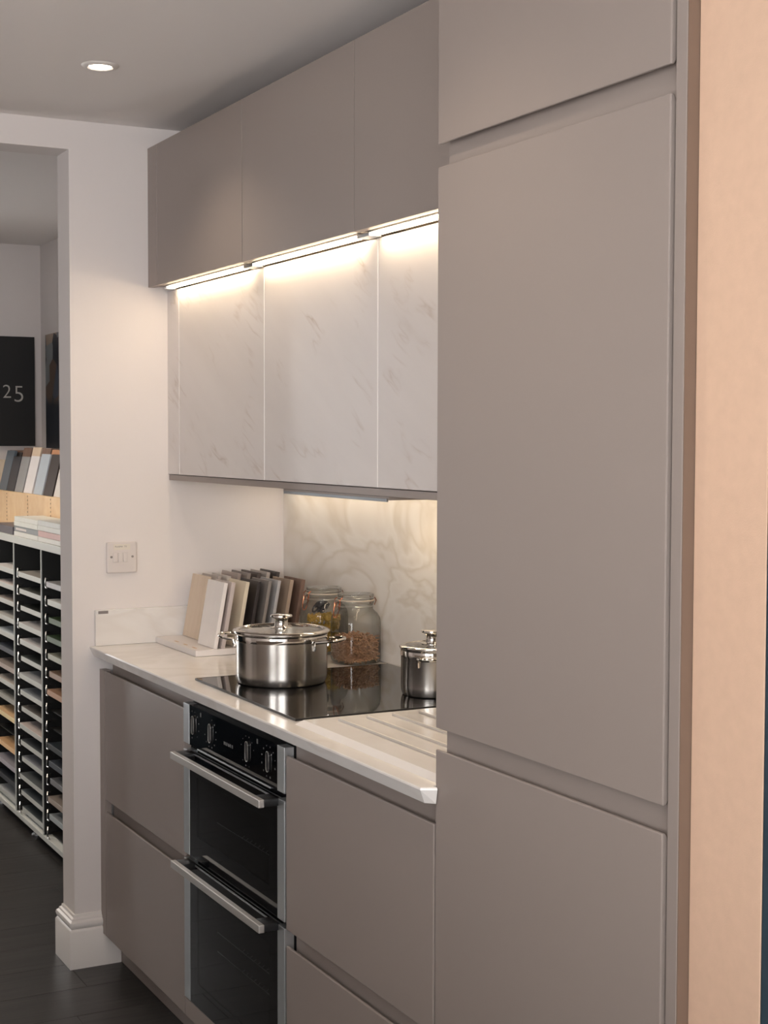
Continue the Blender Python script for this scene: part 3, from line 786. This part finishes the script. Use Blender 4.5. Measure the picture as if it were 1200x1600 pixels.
# ------------------------------------------------------------------ next room: black sample rack
RY = -.3925; rx0, rx1 = -2.601, -.826
rk = thing('sample_rack', 'black pigeonhole rack of worktop samples seen through the opening', 'rack')
box('back_panel', (rx0, rx1, -.012, -.004, .05, 1.080), M_rackblack, rk)
box('top_board', (rx0, rx1, RY, -.004, 1.0805, 1.108), M_rackgrey, rk, .001)
box('bottom_board', (rx0, rx1, RY, -.0125, .034, .052), M_rackgrey, rk, .001)
DV = [-2.60, -2.43, -2.03, -1.632, -1.232, -.832]
for x in DV:
    box('divider', (x, x+.006, RY+.004, -.0125, .0525, 1.0800), M_rackblack, rk)
    box('divider_edge', (x-.001, x+.007, RY, RY+.0038, .0525, 1.0800), M_rackgrey, rk)
for x in (-2.55, -1.98, -1.435, -.9):
    bm = bmesh.new(); lathe(bm, [(0, .0005), (.018, .0005), (.018, .006), (.011, .010), (.011, .0338), (0, .0338)], 20, x, RY+.03); new_obj('foot', bm, M_satin, rk, True)
    bm = bmesh.new(); lathe(bm, [(0, .0005), (.018, .0005), (.018, .006), (.011, .010), (.011, .0338), (0, .0338)], 20, x, -.06); new_obj('foot', bm, M_satin, rk, True)
C1 = [(216, 214, 214), (206, 196, 194), (150, 142, 138), (176, 176, 174), (188, 196, 202), (60, 66, 74), (140, 130, 124), (176, 170, 164), (134, 134, 130), (208, 174, 134), None, (196, 158, 118), (140, 138, 146), (46, 50, 56), (170, 174, 176)]
C2 = [(150, 146, 142), (74, 76, 72), (32, 36, 34), (182, 180, 182), (196, 194, 196), (56, 62, 62), (160, 162, 166), (126, 132, 138), (96, 92, 88), (190, 178, 174), (66, 70, 74), (122, 124, 130), (84, 88, 90), (70, 76, 80), (62, 68, 70)]
C3 = [(140, 140, 144), (206, 208, 208), (42, 60, 34), (38, 58, 34), (130, 132, 122), (122, 102, 88), (148, 116, 94), None, None, (36, 44, 50), (58, 64, 72), (96, 98, 102), (132, 122, 114), (134, 140, 144), None]
words = ['top', 'second', 'third', 'fourth', 'fifth', 'sixth', 'seventh', 'eighth', 'ninth', 'tenth', 'eleventh', 'twelfth', 'thirteenth', 'fourteenth', 'bottom']
def cname(c):
    r, g, b = c; v = (r+g+b)/3
    if g > r+8 and g > b+8: return 'dark green'
    if r > b+45: return 'orange-brown wood' if v > 110 else 'brown wood'
    if v > 190: return 'pale grey'
    if v > 145: return 'light grey'
    if v > 105: return 'mid grey'
    if v > 65: return 'dark grey'
    return 'near-black'
board_me = {}
for ci, (cols, dzs) in enumerate((([None]*15, 0.0), (C2[::-1], 0.0), (C1, 0.0), (C2, 0.0), (C3, -.004))):
    xl = DV[ci]+.071; xr = DV[ci+1]-.003
    for k, c in enumerate(cols):
        z = .958-.0638*k+dzs
        # wire hook of each slot belongs to the rack
        bm = bmesh.new(); hx = DV[ci]+.050
        tube(bm, [(hx-.012, RY+.02, z+.026), (hx-.004, RY+.006, z+.028), (hx+.006, RY+.003, z+.020), (hx+.004, RY+.002, z+.006), (hx+.012, RY+.002, z-.004), (hx+.03, RY+.002, z-.003)], .0028, 6)
        new_obj('wire_hook', bm, M_steel, rk, True)
        box('runner', (DV[ci]+.0075, DV[ci+1]-.0015, RY+.03, -.0125, z-.0065, z-.002), M_rackblack, rk)
        if c is None: continue
        key = (ci, c)
        bm = bmesh.new(); bbx(bm, xl-xr, 0, 0, .33, 0, .020, .0012, 1)
        edge = M_rackgrey if (c[0] > 140 or (ci == 3)) and not (c[0] > c[2]+45) else cmat(tuple(min(255, int(v*1.25)+12) for v in c))
        o = new_obj('worktop_sample', bm, [cmat(c), edge])
        for p in o.data.polygons:
            if p.normal.z < .7: p.material_index = 1
        o.location = (xr, RY+.001+.004*((k*7+ci*3+3) % 3), z)
        tag(o, '%s worktop sample, %s slot of the rack\'s %s column' % (cname(c), words[k], ('empty end', 'unseen far', 'leftmost visible', 'middle', 'right-hand')[ci]), 'sample', 'worktop samples in the black rack')

# things lying on top of the rack
ZR = 1.1085
tag(box('sample_slab', (-2.00, -1.665, -.385, -.285, ZR, ZR+.030), cmat((92, 88, 96)), None, .001, ), 'dark grey slab lying on the rack left of the white blocks', 'sample', 'samples lying on the rack')
def slab(x0, x1, y0, y1, z0, z1, c, label):
    return tag(box('sample_slab', (x0, x1, y0, y1, z0, z1), cmat(c), None, .0012), label, 'sample', 'samples lying on the rack')
slab(-1.640, -1.292, -.386, -.275, ZR, ZR+.0165, (226, 226, 222), 'white slab at the bottom of the left stack on the rack')
slab(-1.286, -.930, -.386, -.275, ZR, ZR+.0165, (222, 222, 218), 'white slab at the bottom of the right stack on the rack')
g = slab(-1.645, -1.292, -.384, -.275, ZR+.017, ZR+.0375, (146, 152, 156), 'blue-grey slab in the left stack on the rack')
slab(-1.286, -.930, -.386, -.275, ZR+.017, ZR+.0385, (214, 176, 172), 'pink slab in the right stack on the rack')
slab(-1.636, -1.290, -.387, -.275, ZR+.038, ZR+.056, (226, 228, 222), 'white slab in the middle of the left stack on the rack')
slab(-1.286, -.930, -.387, -.275, ZR+.039, ZR+.057, (220, 222, 218), 'white slab above the pink one in the right stack')
slab(-1.632, -1.290, -.386, -.275, ZR+.0565, ZR+.0735, (228, 230, 224), 'white slab on top of the left stack on the rack')
slab(-1.286, -.930, -.386, -.275, ZR+.0575, ZR+.0755, (214, 218, 216), 'pale slab on top of the right stack on the rack')
box('maker_label', (-1.615, -1.46, -.3852, -.3842, ZR+.023, ZR+.031), M_white, g)['label'] = 'small pale label strip'

# plywood boxes and the boards leaning in them
M_ply = wood('pale_plywood', srgb(226, 190, 146), srgb(240, 212, 174), (3, 3, 3))
bxs = [-2.585, -2.240, -1.895, -1.550, -1.205]
where = ['farthest left', 'second from the left', 'third from the left', 'nearest the opening']
for i in range(4):
    a, b_ = bxs[i]+.0015, bxs[i+1]-.0015
    if i == 0: a = max(a, -2.585)
    t = thing('plywood_box', 'pale plywood box on the rack holding samples, ' + where[i], 'box', group='plywood sample boxes')
    box('front_board', (a, b_, -.267, -.256, ZR, 1.2555), M_ply, t, .0006)
    box('side_board', (a, a+.010, -.2555, -.0605, ZR, 1.2450), M_ply, t, .0006)
    box('side_board', (b_-.010, b_, -.2555, -.0605, ZR, 1.2450), M_ply, t, .0006)
    box('back_board', (a, b_, -.060, -.050, ZR, 1.2555), M_ply, t, .0006)
    box('top_board', (a, b_, -.2555, -.0605, 1.2455, 1.2555), M_ply, t, .0006)
    bm = bmesh.new()
    for k in range(9):
        z = ZR+.010+k*.0155; bbx(bm, b_-.007, b_-.0005, -.2676, -.2668, z, z+.006)
    if i < 3: new_obj('joint_pins', bm, M_brownwood, t)
    else: bm.free()
tag(box('prop_board', (-2.58, -1.21, -.172, -.160, 1.2562, 1.425), M_brownwood, None, .0008), 'long brown board standing on the plywood boxes behind the samples', 'board')
brd = [(-2.580, (196, 180, 160), 'beige', .190), (-2.445, (92, 104, 116), 'slate blue-grey', .232), (-2.310, (44, 46, 54), 'glossy black', .208), (-2.170, (150, 152, 154), 'mid grey', .208),
       (-2.020, (228, 226, 228), 'white', .212), (-1.865, (184, 196, 208), 'light blue', .222), (-1.715, (52, 44, 42), 'black-brown', .222), (-1.565, (222, 218, 214), 'off-white', .165)]
def lb(x0, y0, c, nm, h, row, w=.130):
    leaning_board('door_sample', x0, w, y0, 1.2562, h-.0585, math.atan2(.040, .17), .012, cmat(c) if c else M_brownwood, nm, 'sample', 'door samples in the plywood boxes')
for i, (x, c, nm, h) in enumerate(brd):
    lb(x, -.2535, c, nm+' door sample leaning in the front row of the plywood boxes', h, 0)
for i, (x, c, nm, h) in enumerate([(-2.40, (60, 52, 48), 'dark', .225), (-2.25, None, 'brown wood', .245), (-2.10, (226, 206, 184), 'cream', .248), (-1.95, None, 'brown wood', .245), (-1.80, (206, 150, 110), 'orange wood', .240), (-1.65, None, 'brown wood', .245)]):
    lb(x, -.2330, c, nm+' door sample leaning in the back row, %s behind the %s one' % (('just', 'right', 'close', 'tucked', 'directly', 'set')[i], brd[i+1][2]), h, 1)

isl = thing('light_blocking_island', 'long unseen island added opposite the units to shade their fronts', 'island')  # unseen, added to keep low window light off the base fronts
box('carcass', (.92, 4.88, -2.76, -1.86, .10, .899), M_carc, isl)
for k in range(6): box('door', (.925+k*.6592, .925+k*.6592+.6562, -1.8595, -1.8405, .105, .855), M_taupe, isl, .001)
box('plinth_board', (.96, 4.84, -2.70, -1.92, .001, .0995), M_taupe, isl)
box('island_top', (.88, 4.92, -2.80, -1.82, .8995, .93), M_quartz, isl, .002)
dc = thing('dark_reflection_cabinet', 'unseen dark teal cabinet added in the next room to darken oven reflections', 'cabinet')  # unseen, added so the oven glass mirrors something dark
box('carcass', (-2.685, -2.122, -3.3, -1.70, .08, 2.15), M_teal, dc)
for k in range(3): box('door', (-2.1215, -2.102, -3.299+k*.5335, -2.769+k*.5335, .085, 2.148), M_teal, dc, .001)
box('plinth_board', (-2.67, -2.16, -3.29, -1.71, .001, .0795), M_teal, dc)

# black sign with 25 on the far wall, printed picture on the side wall
sg = thing('wall_sign', 'black sign board with pale number 25 on the far wall', 'sign')
box('sign_board', (XF+.0005, XF+.018, -.52, -.0335, 1.4425, 1.9320), M_signblack, sg, .0008)
base_m = Matrix(((0, 0, 1, 0), (1, 0, 0, 0), (0, 1, 0, 0), (0, 0, 0, 1)))
text_mesh('numeral', '2', .086, M_signtext, sg, Matrix.Translation((XF+.0186, -.1594, 1.6830)) @ base_m, .0004, -.0010)
text_mesh('numeral', '5', .106, M_signtext, sg, Matrix.Translation((XF+.0186, -.1060, 1.6720)) @ base_m, .0004, -.0013)
def print_mat():
    m = bpy.data.materials.new('abstract_print'); m.use_nodes = True; nt = m.node_tree; N = nt.nodes; L = nt.links
    b = N['Principled BSDF']; b.inputs['Roughness'].default_value = .4
    geo = N.new('ShaderNodeNewGeometry'); sp = N.new('ShaderNodeSeparateXYZ'); L.new(geo.outputs['Position'], sp.inputs[0])
    mp = N.new('ShaderNodeMapping'); mp.inputs['Rotation'].default_value = (0, .5, 0); mp.inputs['Scale'].default_value = (8, 8, 7); L.new(geo.outputs['Position'], mp.inputs['Vector'])
    v = N.new('ShaderNodeTexVoronoi'); v.inputs['Scale'].default_value = 1.3; L.new(mp.outputs[0], v.inputs['Vector'])
    sc = N.new('ShaderNodeSeparateColor'); L.new(v.outputs['Color'], sc.inputs[0])
    r = ramp(nt, [(.0, srgb(40, 42, 50)), (.3, srgb(96, 78, 66)), (.5, srgb(132, 136, 138)), (.7, srgb(70, 78, 92)), (.9, srgb(160, 140, 122))]); r.color_ramp.interpolation = 'CONSTANT'
    L.new(sc.outputs[0], r.inputs[0])
    mr = N.new('ShaderNodeMapRange'); mr.inputs[1].default_value = 1.62; mr.inputs[2].default_value = 1.66; L.new(sp.outputs[2], mr.inputs[0])
    mx = N.new('ShaderNodeMix'); mx.data_type = 'RGBA'; mx.inputs[6].default_value = srgb(28, 32, 42); L.new(mr.outputs[0], mx.inputs[0]); L.new(r.outputs[0], mx.inputs[7])
    L.new(mx.outputs[2], b.inputs['Base Color'])
    return m
tag(box('wall_print', (-2.545, -2.15, -.0185, -.0005, 1.434, 1.935), print_mat(), None, .0008), 'dark abstract picture print hanging on the side wall above the boxes', 'picture')
